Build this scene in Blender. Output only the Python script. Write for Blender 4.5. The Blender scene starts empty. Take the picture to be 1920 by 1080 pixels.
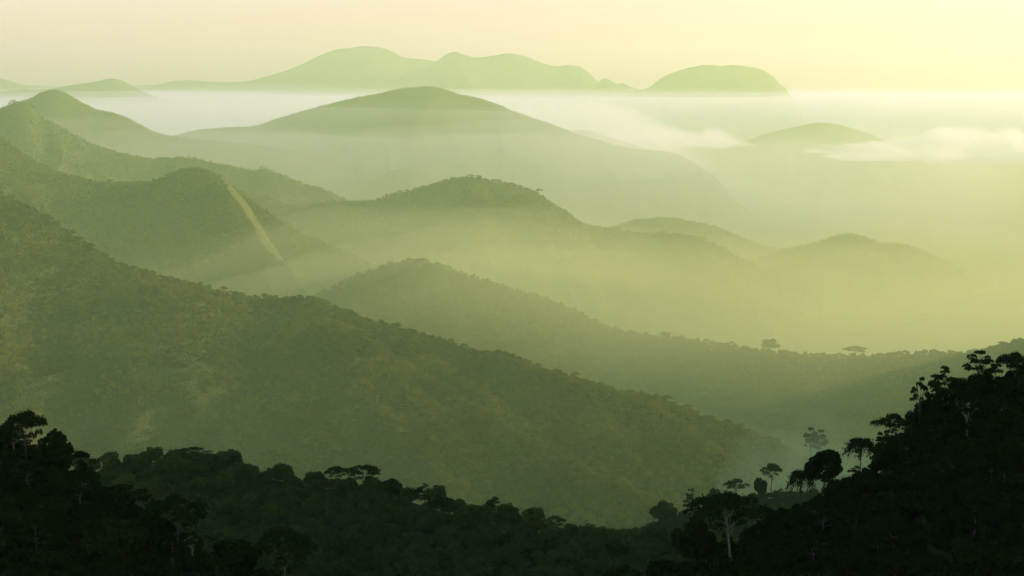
import bpy, math, random
import numpy as np
from mathutils import Vector, Matrix

R = math.radians
scene = bpy.context.scene
COL = scene.collection
rng = np.random.default_rng(7)
random.seed(7)

# ------------------------------------------------------------------ camera model
F = 3000.0                       # focal length in pixels of the 1920 px wide photograph
HOR = 160.0                      # image row of the horizon
PITCH = math.atan((540 - HOR) / F)
KS = 2.8                         # spread of the hills beyond the near slopes
NS = 0.65                        # and of the two nearest slopes
ZC = 1600.0                      # camera height above the valley floor
CP, SP = math.cos(PITCH), math.sin(PITCH)


def P(px, py, D):
    """World point on the line of sight of a pixel at ground distance D (arrays welcome)."""
    a = (np.asarray(px, float) - 960) / F
    b = (540 - np.asarray(py, float)) / F
    dy = CP + b * SP
    dz = -SP + b * CP
    return np.stack([a * D / dy, np.asarray(D, float) + 0 * a, ZC + dz * D / dy], -1)


# ------------------------------------------------------------------ noise
def _hash(ix, iy, seed):
    h = (ix.astype(np.int64) * 374761393 + iy.astype(np.int64) * 668265263 + seed * 1442695041) & 0xFFFFFFFF
    h = ((h ^ (h >> 13)) * 1274126177) & 0xFFFFFFFF
    h = h ^ (h >> 16)
    return (h & 0xFFFFFF) / float(0xFFFFFF)


def vnoise(x, y, seed=0):
    x = np.asarray(x, float); y = np.asarray(y, float)
    ix = np.floor(x); iy = np.floor(y)
    fx = x - ix; fy = y - iy
    u = fx * fx * fx * (fx * (fx * 6 - 15) + 10); v = fy * fy * fy * (fy * (fy * 6 - 15) + 10)
    a = _hash(ix, iy, seed); b = _hash(ix + 1, iy, seed)
    c = _hash(ix, iy + 1, seed); d = _hash(ix + 1, iy + 1, seed)
    return (a + (b - a) * u + (c - a) * v + (a - b - c + d) * u * v) * 2 - 1


def fbm(x, y, seed=0, octv=4, gain=0.5):
    s = 0; a = 1.0; t = 0
    for i in range(octv):
        s = s + a * vnoise(x * 2 ** i + 17.3 * i, y * 2 ** i - 9.1 * i, seed + i); t += a; a *= gain
    return s / t


def smooth(a, b, x):
    t = np.clip((x - a) / (b - a), 0, 1)
    return t * t * (3 - 2 * t)


def pchip(xs, ys, x):
    xs = np.asarray(xs, float); ys = np.asarray(ys, float)
    h = np.diff(xs); d = np.diff(ys) / h
    m = np.zeros_like(ys)
    m[1:-1] = (d[:-1] * h[1:] + d[1:] * h[:-1]) / (h[:-1] + h[1:])     # smooth (not monotone) tangents
    m[0] = d[0]; m[-1] = d[-1]
    k = np.clip(np.searchsorted(xs, x) - 1, 0, len(h) - 1)
    t = (x - xs[k]) / h[k]
    t = np.clip(t, 0, 1)
    return ((2 * t**3 - 3 * t**2 + 1) * ys[k] + (t**3 - 2 * t**2 + t) * h[k] * m[k]
            + (-2 * t**3 + 3 * t**2) * ys[k + 1] + (t**3 - t**2) * h[k] * m[k + 1])


# ------------------------------------------------------------------ materials
def new_mat(name):
    m = bpy.data.materials.new(name); m.use_nodes = True
    nt = m.node_tree
    for n in list(nt.nodes):
        nt.nodes.remove(n)
    out = nt.nodes.new('ShaderNodeOutputMaterial')
    return m, nt, out


def hill_material(name, dark, light, tan, scale, bump):
    m, nt, out = new_mat(name)
    N = nt.nodes.new; L = nt.links.new
    bs = N('ShaderNodeBsdfPrincipled'); bs.inputs['Roughness'].default_value = 0.9
    bs.inputs['Specular IOR Level'].default_value = 0.1
    tc = N('ShaderNodeTexCoord')
    n1 = N('ShaderNodeTexNoise'); n1.inputs['Scale'].default_value = 1 / scale; n1.inputs['Detail'].default_value = 5
    n1.inputs['Roughness'].default_value = 0.65
    n2 = N('ShaderNodeTexNoise'); n2.inputs['Scale'].default_value = 1 / (scale * 22); n2.inputs['Detail'].default_value = 4
    vo = N('ShaderNodeTexVoronoi'); vo.inputs['Scale'].default_value = 1 / (scale * 0.8)
    for n in (n1, n2, vo):
        L(tc.outputs['Object'], n.inputs['Vector'])
    ad = N('ShaderNodeMath'); ad.operation = 'ADD'
    mu = N('ShaderNodeMath'); mu.operation = 'MULTIPLY'; mu.inputs[1].default_value = 0.8
    L(n2.outputs['Fac'], mu.inputs[0]); L(n1.outputs['Fac'], ad.inputs[0]); L(mu.outputs[0], ad.inputs[1])
    cr = N('ShaderNodeValToRGB'); cr.color_ramp.elements[0].position = 0.62; cr.color_ramp.elements[1].position = 1.15
    cr.color_ramp.elements[0].position = 0.6; cr.color_ramp.elements[1].position = 1.0
    cr.color_ramp.elements[0].color = (*dark, 1); cr.color_ramp.elements[1].color = (*light, 1)
    L(ad.outputs[0], cr.inputs['Fac'])
    at = N('ShaderNodeAttribute'); at.attribute_name = 'bare'
    mx = N('ShaderNodeMix'); mx.data_type = 'RGBA'
    mx.inputs['B'].default_value = (*tan, 1)
    L(at.outputs['Fac'], mx.inputs['Factor']); L(cr.outputs['Color'], mx.inputs['A'])
    L(mx.outputs['Result'], bs.inputs['Base Color'])
    bp = N('ShaderNodeBump'); bp.inputs['Strength'].default_value = 0.9; bp.inputs['Distance'].default_value = bump
    L(vo.outputs['Distance'], bp.inputs['Height']); L(bp.outputs['Normal'], bs.inputs['Normal'])
    L(bs.outputs[0], out.inputs['Surface'])
    return m


def leaf_material(name, a, b, transl=0.25):
    m, nt, out = new_mat(name)
    N = nt.nodes.new; L = nt.links.new
    oi = N('ShaderNodeObjectInfo')
    tc = N('ShaderNodeTexCoord')
    n1 = N('ShaderNodeTexNoise'); n1.inputs['Scale'].default_value = 0.45; n1.inputs['Detail'].default_value = 3
    L(tc.outputs['Object'], n1.inputs['Vector'])
    ma = N('ShaderNodeMath'); ma.operation = 'MULTIPLY_ADD'; ma.inputs[1].default_value = 0.28
    ms = N('ShaderNodeMath'); ms.operation = 'MULTIPLY'; ms.inputs[1].default_value = 0.85
    L(n1.outputs['Fac'], ms.inputs[0]); L(oi.outputs['Random'], ma.inputs[0]); L(ms.outputs[0], ma.inputs[2])
    n3 = N('ShaderNodeTexNoise'); n3.inputs['Scale'].default_value = 1 / 260.0; n3.inputs['Detail'].default_value = 3
    L(oi.outputs['Location'], n3.inputs['Vector'])
    m3 = N('ShaderNodeMath'); m3.operation = 'MULTIPLY_ADD'; m3.inputs[1].default_value = 1.5; m3.inputs[2].default_value = -0.75
    L(n3.outputs['Fac'], m3.inputs[0])
    m4 = N('ShaderNodeMath'); m4.operation = 'ADD'
    cr = N('ShaderNodeValToRGB')
    cr.color_ramp.elements[0].position = 0.2; cr.color_ramp.elements[1].position = 0.95
    cr.color_ramp.elements[0].color = (*a, 1); cr.color_ramp.elements[1].color = (*b, 1)
    L(ma.outputs[0], m4.inputs[0]); L(m3.outputs[0], m4.inputs[1]); L(m4.outputs[0], cr.inputs['Fac'])
    df = N('ShaderNodeBsdfDiffuse'); tr = N('ShaderNodeBsdfTranslucent')
    L(cr.outputs['Color'], df.inputs['Color']); L(cr.outputs['Color'], tr.inputs['Color'])
    mx = N('ShaderNodeMixShader'); mx.inputs[0].default_value = transl
    L(df.outputs[0], mx.inputs[1]); L(tr.outputs[0], mx.inputs[2]); L(mx.outputs[0], out.inputs['Surface'])
    return m


def bark_material(name, a, b):
    m, nt, out = new_mat(name)
    N = nt.nodes.new; L = nt.links.new
    bs = N('ShaderNodeBsdfPrincipled'); bs.inputs['Roughness'].default_value = 0.9
    tc = N('ShaderNodeTexCoord')
    mp = N('ShaderNodeMapping'); mp.inputs['Scale'].default_value = (2, 2, 0.4)
    n1 = N('ShaderNodeTexNoise'); n1.inputs['Scale'].default_value = 3.0
    L(tc.outputs['Object'], mp.inputs['Vector']); L(mp.outputs[0], n1.inputs['Vector'])
    cr = N('ShaderNodeValToRGB'); cr.color_ramp.elements[0].color = (*a, 1); cr.color_ramp.elements[1].color = (*b, 1)
    cr.color_ramp.elements[0].position = 0.35; cr.color_ramp.elements[1].position = 0.7
    L(n1.outputs['Fac'], cr.inputs['Fac']); L(cr.outputs['Color'], bs.inputs['Base Color'])
    L(bs.outputs[0], out.inputs['Surface'])
    return m


def volume_material(name, color, density, aniso, absorb=(0, 0, 0)):
    m, nt, out = new_mat(name)
    v = nt.nodes.new('ShaderNodeVolumePrincipled')
    v.inputs['Color'].default_value = (*color, 1)
    v.inputs['Density'].default_value = density
    v.inputs['Density Attribute'].default_value = ''
    v.inputs['Temperature Attribute'].default_value = ''
    v.inputs['Anisotropy'].default_value = aniso
    v.inputs['Absorption Color'].default_value = (*absorb, 1)
    nt.links.new(v.outputs[0], out.inputs['Volume'])
    return m


# ---- tunables
HAZE_D = 4.7e-5
HAZE_C = (0.69, 0.91, 0.42)
HAZE_G = 0.5
MIST_C = (0.90, 0.94, 0.88)
SUN_AZ, SUN_EL = 86.0, 14.0
SUN_E = 4.5
SUN_C = (1.0, 0.79, 0.36)
SKY_S = 0.15
SKY_LOW, SKY_HIGH = (1.10, 0.84, 0.75), (0.46, 1.0, 0.84)
EXPOSURE = 1.03

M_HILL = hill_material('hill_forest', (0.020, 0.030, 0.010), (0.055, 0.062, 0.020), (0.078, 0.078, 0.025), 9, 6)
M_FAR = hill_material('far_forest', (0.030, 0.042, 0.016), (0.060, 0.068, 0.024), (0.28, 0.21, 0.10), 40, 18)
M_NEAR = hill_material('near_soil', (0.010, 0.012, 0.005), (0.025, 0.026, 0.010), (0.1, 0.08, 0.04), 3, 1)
M_GROUND = hill_material('valley_floor', (0.03, 0.042, 0.016), (0.07, 0.075, 0.03), (0.2, 0.16, 0.08), 60, 10)
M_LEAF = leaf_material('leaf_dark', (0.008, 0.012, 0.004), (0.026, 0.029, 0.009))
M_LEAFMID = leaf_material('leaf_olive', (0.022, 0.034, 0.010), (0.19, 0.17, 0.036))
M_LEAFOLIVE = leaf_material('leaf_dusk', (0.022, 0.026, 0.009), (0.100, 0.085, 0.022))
M_BARK = bark_material('bark_dark', (0.025, 0.02, 0.014), (0.07, 0.06, 0.045))
M_PALE = bark_material('bark_pale', (0.09, 0.08, 0.055), (0.20, 0.18, 0.13))
M_WHITE = bark_material('white_paint', (0.70, 0.69, 0.65), (0.82, 0.81, 0.77))
M_HAZE = volume_material('haze_air', HAZE_C, HAZE_D, HAZE_G, (1, 1, 1))


# ------------------------------------------------------------------ mesh helpers
def mesh_obj(name, verts, faces, mat, parent=None, smooth_shade=False):
    me = bpy.data.meshes.new(name)
    verts = np.asarray(verts, np.float32); faces = np.asarray(faces, np.int32)
    me.vertices.add(len(verts)); me.vertices.foreach_set('co', verts.ravel())
    k = faces.shape[1]
    me.loops.add(faces.size); me.loops.foreach_set('vertex_index', faces.ravel())
    me.polygons.add(len(faces))
    me.polygons.foreach_set('loop_start', np.arange(0, faces.size, k, dtype=np.int32))
    if smooth_shade:
        me.polygons.foreach_set('use_smooth', np.ones(len(faces), bool))
    me.update(calc_edges=True)
    if mat:
        me.materials.append(mat)
    o = bpy.data.objects.new(name, me); COL.objects.link(o)
    if parent:
        o.parent = parent
    return o


def tag(o, label=None, cat=None, group=None, kind=None):
    if label: o['label'] = label
    if cat: o['category'] = cat
    if group: o['group'] = group
    if kind: o['kind'] = kind
    return o


def grid_faces(n, m):
    i = np.arange(n - 1)[:, None]; j = np.arange(m - 1)[None, :]
    a = i * m + j
    return np.stack([a, a + 1, a + m + 1, a + m], -1).reshape(-1, 4)


# ------------------------------------------------------------------ hills
HILLS = {}


class Hill:
    """A ridge line with its own distance, swept down a front and a back slope into the valley."""

    def __init__(self, key, pts, D, fdir=(0.1, -1), slope=0.5, back=0.6, step=4, seed=1, spur=0.30, spur_len=140,
                 round_=18, blur=600, bottom=-40, mat=None, jag=0.0, lift=0, spurs=(), label='', rough=1.0, nt=64, ns=1.0):
        self.key = key
        pts = np.array(pts, float)
        px = np.arange(pts[0, 0], pts[-1, 0] + step, step)
        py = pchip(pts[:, 0], pts[:, 1], px) - lift
        D = np.array(D, float) if not np.isscalar(D) else np.array([[pts[0, 0], D], [pts[-1, 0], D]], float)
        k_ = ns if mat is M_NEAR else KS
        self.ns = ns
        D[:, 1] *= k_; round_ *= k_; blur *= k_; spur_len *= k_
        Ds = np.interp(px, D[:, 0], D[:, 1])
        k = max(3, int(120 / step)) | 1
        Ds = np.convolve(np.pad(Ds, k // 2, mode='edge'), np.ones(k) / k, mode='valid')
        if jag:
            py = py + jag * fbm(px / 14.0, px * 0, seed + 50, 4, 0.6)
        R0 = P(px, py, Ds)
        fd = np.array(fdir, float)
        if fd.ndim == 2:                       # the slope direction turns along the ridge
            k2 = smooth(-50, 760, px)[:, None]
            fd = fd[0] * (1 - k2) + fd[1] * k2
        else:
            fd = np.repeat(fd[None], len(px), 0)
        fd /= np.linalg.norm(fd, axis=1)[:, None]
        self.px, self.R0, self.fd, self.step = px, R0, fd, step
        zr = R0[:, 2]
        dx = np.abs(np.gradient(R0[:, 0])).mean()
        kb = max(3, int(blur * 0.5 / dx)) | 1
        ker = np.hanning(kb + 2)[1:-1]; ker /= ker.sum()
        zs = np.convolve(np.pad(zr, kb // 2, mode='edge'), ker, mode='valid')
        zmax = zr.max() - bottom
        tf = zmax / slope * 1.02; tb = zmax / back * 1.02
        u = np.linspace(0, 1, nt) ** 1.9
        t = np.concatenate([-(u[1:][::-1]) * tb, u * tf])
        S, T = np.meshgrid(R0[:, 0], t, indexing='ij')
        A = np.abs(T)
        sl = np.where(T >= 0, slope, back)
        w = smooth(0, blur, A)
        wig = 60 * fbm(S / 400.0, T / 400.0, seed + 9, 3) * smooth(20, 300, A)
        drop = sl * (np.sqrt(A * A + round_ ** 2) - round_)
        drop = drop * (1 + 0.10 * fbm(S / 900.0, T / 900.0, seed + 3, 2))
        gx = (S + wig) / spur_len
        g = 1 - np.abs(fbm(gx, T / (spur_len * 3.2), seed, 3, 0.55)) * 2.2
        g2 = fbm(S / (spur_len * .22), T / (spur_len * .5), seed + 21, 3)
        nz = (g * 0.8 + g2 * 0.25) * np.minimum(spur * drop, spur * spur_len * 1.3) - 0.15 * np.minimum(spur * drop, spur * spur_len)
        Z = zr[:, None] * (1 - w) + zs[:, None] * w - drop + nz * rough
        bare = np.zeros_like(Z)
        for (p0, p1, t0, t1, wid, amp, bw) in spurs:
            t0, t1, wid, amp, bw = t0 * k_, t1 * k_, wid * k_, amp * k_, bw * k_
            pc = p0 + (p1 - p0) * np.clip(T / t1, 0, 1.4) + 13 * fbm(T / 330., T * 0 + p0, seed + 41, 3) * smooth(0, 200, T)
            d = (px[:, None] - pc) * (Ds[:, None] / F) / wid
            env = smooth(-5, t0 + 25, T) * (1 - smooth(t1 * 0.9, t1 * 1.25, T))
            Z += amp * np.exp(-d * d) * smooth(0, t1 * .35, T) * (1 - smooth(t1 * 0.8, t1 * 1.4, T))
            if bw:
                dd = (px[:, None] - pc + 9.0 * fbm(T / 210., T / 300. + px[:, None] * 0, seed + 31, 4) + 3.0 * fbm(S / 30., T / 70., seed + 37, 3)) * (Ds[:, None] / F) / bw
                q = np.exp(-dd * dd) * env * (0.95 + 0.5 * fbm(S / 9., T / 22., seed + 33, 3))
                bare = np.maximum(bare, np.clip(q, 0, 1))
        bd = fd if np.array(fdir).ndim == 1 else np.repeat((np.array(fdir[1]) / np.linalg.norm(fdir[1]))[None], len(px), 0)
        X = R0[:, 0][:, None] + np.where(T < 0, bd[:, :1], fd[:, :1]) * T
        Y = R0[:, 1][:, None] + np.where(T < 0, bd[:, 1:], fd[:, 1:]) * T
        self.t, self.X, self.Y, self.Z, self.bare = t, X, Y, Z, bare
        V = np.stack([X, Y, Z], -1).reshape(-1, 3)
        o = mesh_obj('hill', V, grid_faces(len(px), len(t)), mat or M_HILL, smooth_shade=True)
        at = o.data.attributes.new('bare', 'FLOAT', 'POINT'); at.data.foreach_set('value', bare.ravel().astype(np.float32))
        tag(o, label, None, None, 'structure')
        o['label'] = label
        self.obj = o
        HILLS[key] = self

    def at(self, px, t):
        """Surface point for ridge pixel px and slope distance t (+ towards the camera)."""
        i = np.clip((np.asarray(px, float) - self.px[0]) / self.step, 0, len(self.px) - 1.001)
        j = np.interp(t, self.t, np.arange(len(self.t)))
        i0 = np.floor(i).astype(int); j0 = np.clip(np.floor(j).astype(int), 0, len(self.t) - 2)
        fi = i - i0; fj = j - j0
        out = []
        for G in (self.X, self.Y, self.Z, self.bare):
            out.append((G[i0, j0] * (1 - fi) + G[i0 + 1, j0] * fi) * (1 - fj) + (G[i0, j0 + 1] * (1 - fi) + G[i0 + 1, j0 + 1] * fi) * fj)
        return np.stack(out, -1)


def project(p):
    """Pixel of a world point."""
    p = np.asarray(p, float)
    x, y, z = p[..., 0], p[..., 1], p[..., 2] - ZC
    d = y * CP - z * SP
    u = y * SP + z * CP
    return 960 + F * x / d, 540 - F * u / d


# farthest to nearest ------------------------------------------------------------
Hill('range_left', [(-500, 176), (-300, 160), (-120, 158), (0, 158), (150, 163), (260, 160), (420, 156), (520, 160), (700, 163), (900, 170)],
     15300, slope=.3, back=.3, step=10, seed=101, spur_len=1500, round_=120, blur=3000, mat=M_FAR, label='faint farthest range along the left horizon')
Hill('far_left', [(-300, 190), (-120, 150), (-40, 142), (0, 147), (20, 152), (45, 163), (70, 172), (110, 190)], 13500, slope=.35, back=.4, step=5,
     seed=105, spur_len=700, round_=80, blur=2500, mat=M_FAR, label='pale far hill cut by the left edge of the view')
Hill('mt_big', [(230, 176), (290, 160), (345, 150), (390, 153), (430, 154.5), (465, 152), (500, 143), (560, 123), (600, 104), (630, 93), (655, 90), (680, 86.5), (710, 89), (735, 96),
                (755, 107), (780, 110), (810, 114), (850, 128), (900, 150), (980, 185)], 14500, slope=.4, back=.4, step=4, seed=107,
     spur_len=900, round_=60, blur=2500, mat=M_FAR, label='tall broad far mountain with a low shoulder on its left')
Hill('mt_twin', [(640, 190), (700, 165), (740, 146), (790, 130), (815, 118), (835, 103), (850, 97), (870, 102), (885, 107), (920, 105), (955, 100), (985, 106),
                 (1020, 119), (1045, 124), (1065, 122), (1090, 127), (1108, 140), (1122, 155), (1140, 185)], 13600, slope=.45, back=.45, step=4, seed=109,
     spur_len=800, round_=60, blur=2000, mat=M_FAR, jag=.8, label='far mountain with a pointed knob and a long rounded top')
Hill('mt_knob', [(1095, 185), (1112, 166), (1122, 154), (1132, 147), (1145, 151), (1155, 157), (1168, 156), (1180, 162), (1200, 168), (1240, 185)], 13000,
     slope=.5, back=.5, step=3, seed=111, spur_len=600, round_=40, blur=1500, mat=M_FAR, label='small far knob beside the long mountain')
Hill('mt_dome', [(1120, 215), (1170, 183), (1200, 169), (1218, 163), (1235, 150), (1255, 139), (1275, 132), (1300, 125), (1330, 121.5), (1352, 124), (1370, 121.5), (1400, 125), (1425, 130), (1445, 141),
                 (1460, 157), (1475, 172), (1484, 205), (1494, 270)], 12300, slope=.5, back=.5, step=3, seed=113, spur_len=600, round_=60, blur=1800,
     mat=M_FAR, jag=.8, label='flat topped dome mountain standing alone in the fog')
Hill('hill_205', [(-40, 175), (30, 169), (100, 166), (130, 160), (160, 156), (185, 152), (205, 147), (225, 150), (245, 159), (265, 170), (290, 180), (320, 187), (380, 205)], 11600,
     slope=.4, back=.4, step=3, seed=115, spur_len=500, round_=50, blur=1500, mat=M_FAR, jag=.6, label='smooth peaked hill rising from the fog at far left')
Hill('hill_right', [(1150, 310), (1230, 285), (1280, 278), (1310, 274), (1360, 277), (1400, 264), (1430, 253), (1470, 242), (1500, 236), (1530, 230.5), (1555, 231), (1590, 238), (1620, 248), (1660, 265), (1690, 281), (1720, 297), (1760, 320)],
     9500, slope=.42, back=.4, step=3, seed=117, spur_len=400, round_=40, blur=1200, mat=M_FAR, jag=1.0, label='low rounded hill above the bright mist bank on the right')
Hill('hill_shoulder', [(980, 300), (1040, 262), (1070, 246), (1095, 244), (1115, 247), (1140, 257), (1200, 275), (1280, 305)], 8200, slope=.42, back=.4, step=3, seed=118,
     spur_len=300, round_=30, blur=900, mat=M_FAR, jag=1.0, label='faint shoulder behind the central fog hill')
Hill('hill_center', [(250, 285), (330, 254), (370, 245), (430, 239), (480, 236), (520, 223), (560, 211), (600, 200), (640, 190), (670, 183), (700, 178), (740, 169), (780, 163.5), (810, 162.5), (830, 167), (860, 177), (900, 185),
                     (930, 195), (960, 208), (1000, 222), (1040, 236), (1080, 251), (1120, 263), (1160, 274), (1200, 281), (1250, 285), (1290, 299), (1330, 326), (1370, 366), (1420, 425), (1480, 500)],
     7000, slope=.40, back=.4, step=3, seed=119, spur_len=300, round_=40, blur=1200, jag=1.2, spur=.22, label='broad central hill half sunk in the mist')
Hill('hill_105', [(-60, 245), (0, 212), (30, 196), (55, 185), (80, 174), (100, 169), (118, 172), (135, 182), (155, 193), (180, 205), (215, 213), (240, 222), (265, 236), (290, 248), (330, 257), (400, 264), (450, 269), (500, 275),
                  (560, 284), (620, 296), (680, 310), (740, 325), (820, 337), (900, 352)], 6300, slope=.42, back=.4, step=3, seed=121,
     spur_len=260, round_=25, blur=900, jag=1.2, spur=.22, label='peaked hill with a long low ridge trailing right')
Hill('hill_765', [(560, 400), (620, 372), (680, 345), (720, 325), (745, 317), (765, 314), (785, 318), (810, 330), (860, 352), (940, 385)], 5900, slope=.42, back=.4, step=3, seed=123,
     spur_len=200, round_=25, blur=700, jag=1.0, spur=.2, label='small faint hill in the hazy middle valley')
Hill('hill_35', [(-260, 290), (-120, 250), (-40, 222), (0, 205), (20, 195), (40, 191), (58, 200), (75, 218), (100, 232), (130, 248), (160, 265), (200, 280), (240, 291), (280, 298), (320, 297), (370, 299), (400, 306),
                 (440, 313), (470, 319), (500, 318), (520, 325), (560, 344), (600, 353), (650, 376), (720, 402), (800, 440)], [(-260, 5000), (300, 5000), (800, 4700)], fdir=(.3, -1), slope=.45, back=.45,
     step=3, seed=125, spur_len=170, round_=16, blur=500, jag=1.2, spur=.3, label='sharp left hill sloping down to the right')
Hill('hill_1250', [(980, 490), (1060, 450), (1110, 435), (1150, 426), (1190, 414), (1230, 409), (1270, 411), (1310, 418), (1340, 426), (1370, 438), (1410, 453), (1440, 464), (1470, 469), (1520, 480), (1600, 520), (1700, 570)],
     5000, slope=.45, back=.45, step=3, seed=127, spur_len=200, round_=20, blur=600, jag=1.6, spur=.25, label='low hazy ridge behind the wooded middle hill')
Hill('hill_1590', [(1300, 560), (1380, 505), (1430, 483), (1480, 468), (1520, 459), (1560, 446), (1590, 440), (1620, 444), (1650, 456), (1690, 460), (1720, 467), (1760, 486), (1800, 508), (1850, 532), (1920, 560), (2000, 592), (2120, 640)],
     4450, slope=.45, back=.45, step=3, seed=129, spur_len=200, round_=20, blur=600, jag=1.6, spur=.25, label='yellow hazy hill on the right falling to the valley')
Hill('hill_1480', [(1280, 600), (1380, 545), (1440, 508), (1480, 495), (1520, 498), (1560, 511), (1620, 537), (1700, 572), (1800, 620), (1900, 670)], 3900, slope=.45, back=.45, step=3,
     seed=131, spur_len=180, round_=20, blur=500, jag=1.4, spur=.25, label='faint hump in front of the yellow right hill')
Hill('hill_880', [(330, 345), (400, 350), (470, 364), (500, 373), (530, 383), (570, 390), (600, 382), (640, 380), (690, 379), (720, 373), (760, 360), (800, 350), (840, 339), (880, 335), (920, 339), (960, 347), (1000, 360), (1040, 385), (1070, 404), (1100, 422),
                  (1150, 432), (1200, 439), (1260, 440), (1300, 445), (1350, 464), (1400, 492), (1450, 517), (1500, 542), (1560, 577), (1640, 620), (1720, 662), (1820, 720)], [(330, 4300), (900, 4100), (1820, 3600)], fdir=(.15, -1),
     slope=.45, back=.45, step=3, seed=133, spur_len=210, round_=18, blur=600, jag=1.2, spur=.45, label='long wooded middle hill with a rounded summit')
Hill('hill_365', [(-300, 90), (-150, 175), (0, 259), (30, 281), (60, 301), (100, 321), (140, 334), (180, 341), (220, 343), (270, 343), (300, 337), (330, 325), (365, 319), (390, 324), (410, 333), (440, 356), (480, 386), (520, 413), (560, 436), (600, 454),
                  (650, 476), (700, 500), (760, 532), (840, 570)], [(-300, 3700), (365, 3500), (840, 3100)], fdir=(.42, -1), slope=.50, back=.5, step=3, seed=135, spur_len=190, round_=14, blur=420, jag=1.2, spur=.42,
     spurs=((406, 462, 5, 300, 60, 34, 36), (330, 380, 40, 330, 50, 20, 0), (330, 290, 60, 330, 55, 34, 0), (230, 190, 60, 330, 55, 30, 0)), label='green left hill with a bare tan rib running down it')
Hill('hill_770', [(480, 620), (560, 572), (620, 545), (660, 523), (700, 509), (740, 497), (775, 491), (800, 494), (830, 502), (870, 517), (920, 532), (970, 547), (1020, 562), (1080, 587), (1120, 607), (1160, 622), (1220, 633), (1290, 641), (1360, 650),
                  (1420, 660), (1500, 668), (1560, 672), (1640, 672), (1700, 668), (1740, 666), (1800, 668), (1860, 660), (1900, 650), (1960, 635), (2060, 606), (2200, 560)], [(480, 2900), (1100, 2700), (1500, 2150), (2200, 1900)], fdir=(.1, -1),
     slope=.45, back=.45, step=3, seed=137, spur_len=170, round_=14, blur=450, jag=1.0, spur=.5, label='wooded ridge crossing from the centre to the right edge')
Hill('hill_main', [(-420, 150), (-200, 262), (0, 366), (60, 394), (120, 429), (170, 464), (210, 489), (250, 505), (310, 525), (370, 539), (430, 554), (500, 563), (560, 564), (600, 567), (640, 586), (680, 603), (720, 612), (780, 630), (840, 648), (900, 668), (960, 684),
                   (1020, 699), (1080, 715), (1140, 736), (1200, 747), (1250, 757), (1300, 777), (1350, 798), (1400, 814), (1450, 836), (1500, 866), (1540, 895), (1620, 955), (1720, 1030)], [(-420, 2500), (600, 2150), (1720, 1600)], fdir=((-.3, -1), (.65, -1)),
     slope=.39, back=.5, step=3, seed=141, spur_len=190, round_=12, blur=380, jag=.8, spur=.5,
     spurs=((612, 650, 0, 460, 60, 46, 0), (880, 915, 0, 400, 50, 40, 0), (330, 350, 0, 460, 60, 36, 0), (1110, 1140, 0, 320, 40, 30, 0)), label='great wooded near hillside falling from the left edge to the valley')
Hill('hill_spur', [(250, 800), (380, 706), (500, 640), (560, 612), (600, 604), (650, 620), (720, 664), (790, 706), (860, 750), (930, 796), (1000, 838), (1120, 898), (1240, 948), (1360, 1003), (1460, 1060)], [(250, 2080), (640, 1990), (1460, 1330)],
     fdir=((-.1, -1), (.55, -1)), slope=.40, back=.5, step=3, seed=142, spur_len=150, round_=16, blur=300, jag=1.2, spur=.45, label='wooded spur running down the great hillside towards the centre')
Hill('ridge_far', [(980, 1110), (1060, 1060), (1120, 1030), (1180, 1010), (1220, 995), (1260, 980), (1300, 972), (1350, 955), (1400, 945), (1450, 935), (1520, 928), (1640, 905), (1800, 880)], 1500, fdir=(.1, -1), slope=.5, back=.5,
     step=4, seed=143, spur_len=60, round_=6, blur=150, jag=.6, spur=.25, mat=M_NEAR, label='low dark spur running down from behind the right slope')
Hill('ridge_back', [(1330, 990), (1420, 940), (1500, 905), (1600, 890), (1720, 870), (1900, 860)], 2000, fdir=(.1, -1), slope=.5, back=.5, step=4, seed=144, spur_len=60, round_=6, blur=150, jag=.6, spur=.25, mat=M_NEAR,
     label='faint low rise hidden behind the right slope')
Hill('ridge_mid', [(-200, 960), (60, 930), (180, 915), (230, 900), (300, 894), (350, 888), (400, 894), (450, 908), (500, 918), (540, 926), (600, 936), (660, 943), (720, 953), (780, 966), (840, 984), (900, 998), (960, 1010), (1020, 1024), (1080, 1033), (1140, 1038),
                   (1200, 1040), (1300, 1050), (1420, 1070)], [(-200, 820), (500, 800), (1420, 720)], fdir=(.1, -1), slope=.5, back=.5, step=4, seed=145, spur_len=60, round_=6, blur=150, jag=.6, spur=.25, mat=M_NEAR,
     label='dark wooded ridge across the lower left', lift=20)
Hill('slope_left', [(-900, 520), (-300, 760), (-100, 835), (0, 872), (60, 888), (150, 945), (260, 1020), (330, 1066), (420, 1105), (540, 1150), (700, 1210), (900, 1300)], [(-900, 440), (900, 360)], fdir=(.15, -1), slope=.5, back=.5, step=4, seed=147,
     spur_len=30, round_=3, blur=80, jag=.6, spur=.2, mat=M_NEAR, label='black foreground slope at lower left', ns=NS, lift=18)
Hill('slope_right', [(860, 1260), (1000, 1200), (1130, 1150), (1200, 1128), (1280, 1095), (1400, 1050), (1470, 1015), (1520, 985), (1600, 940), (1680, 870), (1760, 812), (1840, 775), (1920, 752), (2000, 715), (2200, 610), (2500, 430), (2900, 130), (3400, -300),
                     (4000, -1000), (4600, -1700), (5400, -2500), (6400, -3000), (7600, -3200), (8800, -3100)], [(860, 430), (1900, 400), (3000, 420), (4600, 600), (8800, 1150)], fdir=(-.1, -1), slope=.52, back=.55, step=5, seed=149,  # out of frame the ridge is raised to shade the foreground and near haze
     spur_len=30, round_=3, blur=80, jag=.6, spur=.2, mat=M_NEAR, label='black foreground slope climbing to the right edge, raised out of view for shade', ns=NS, lift=8)

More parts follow.
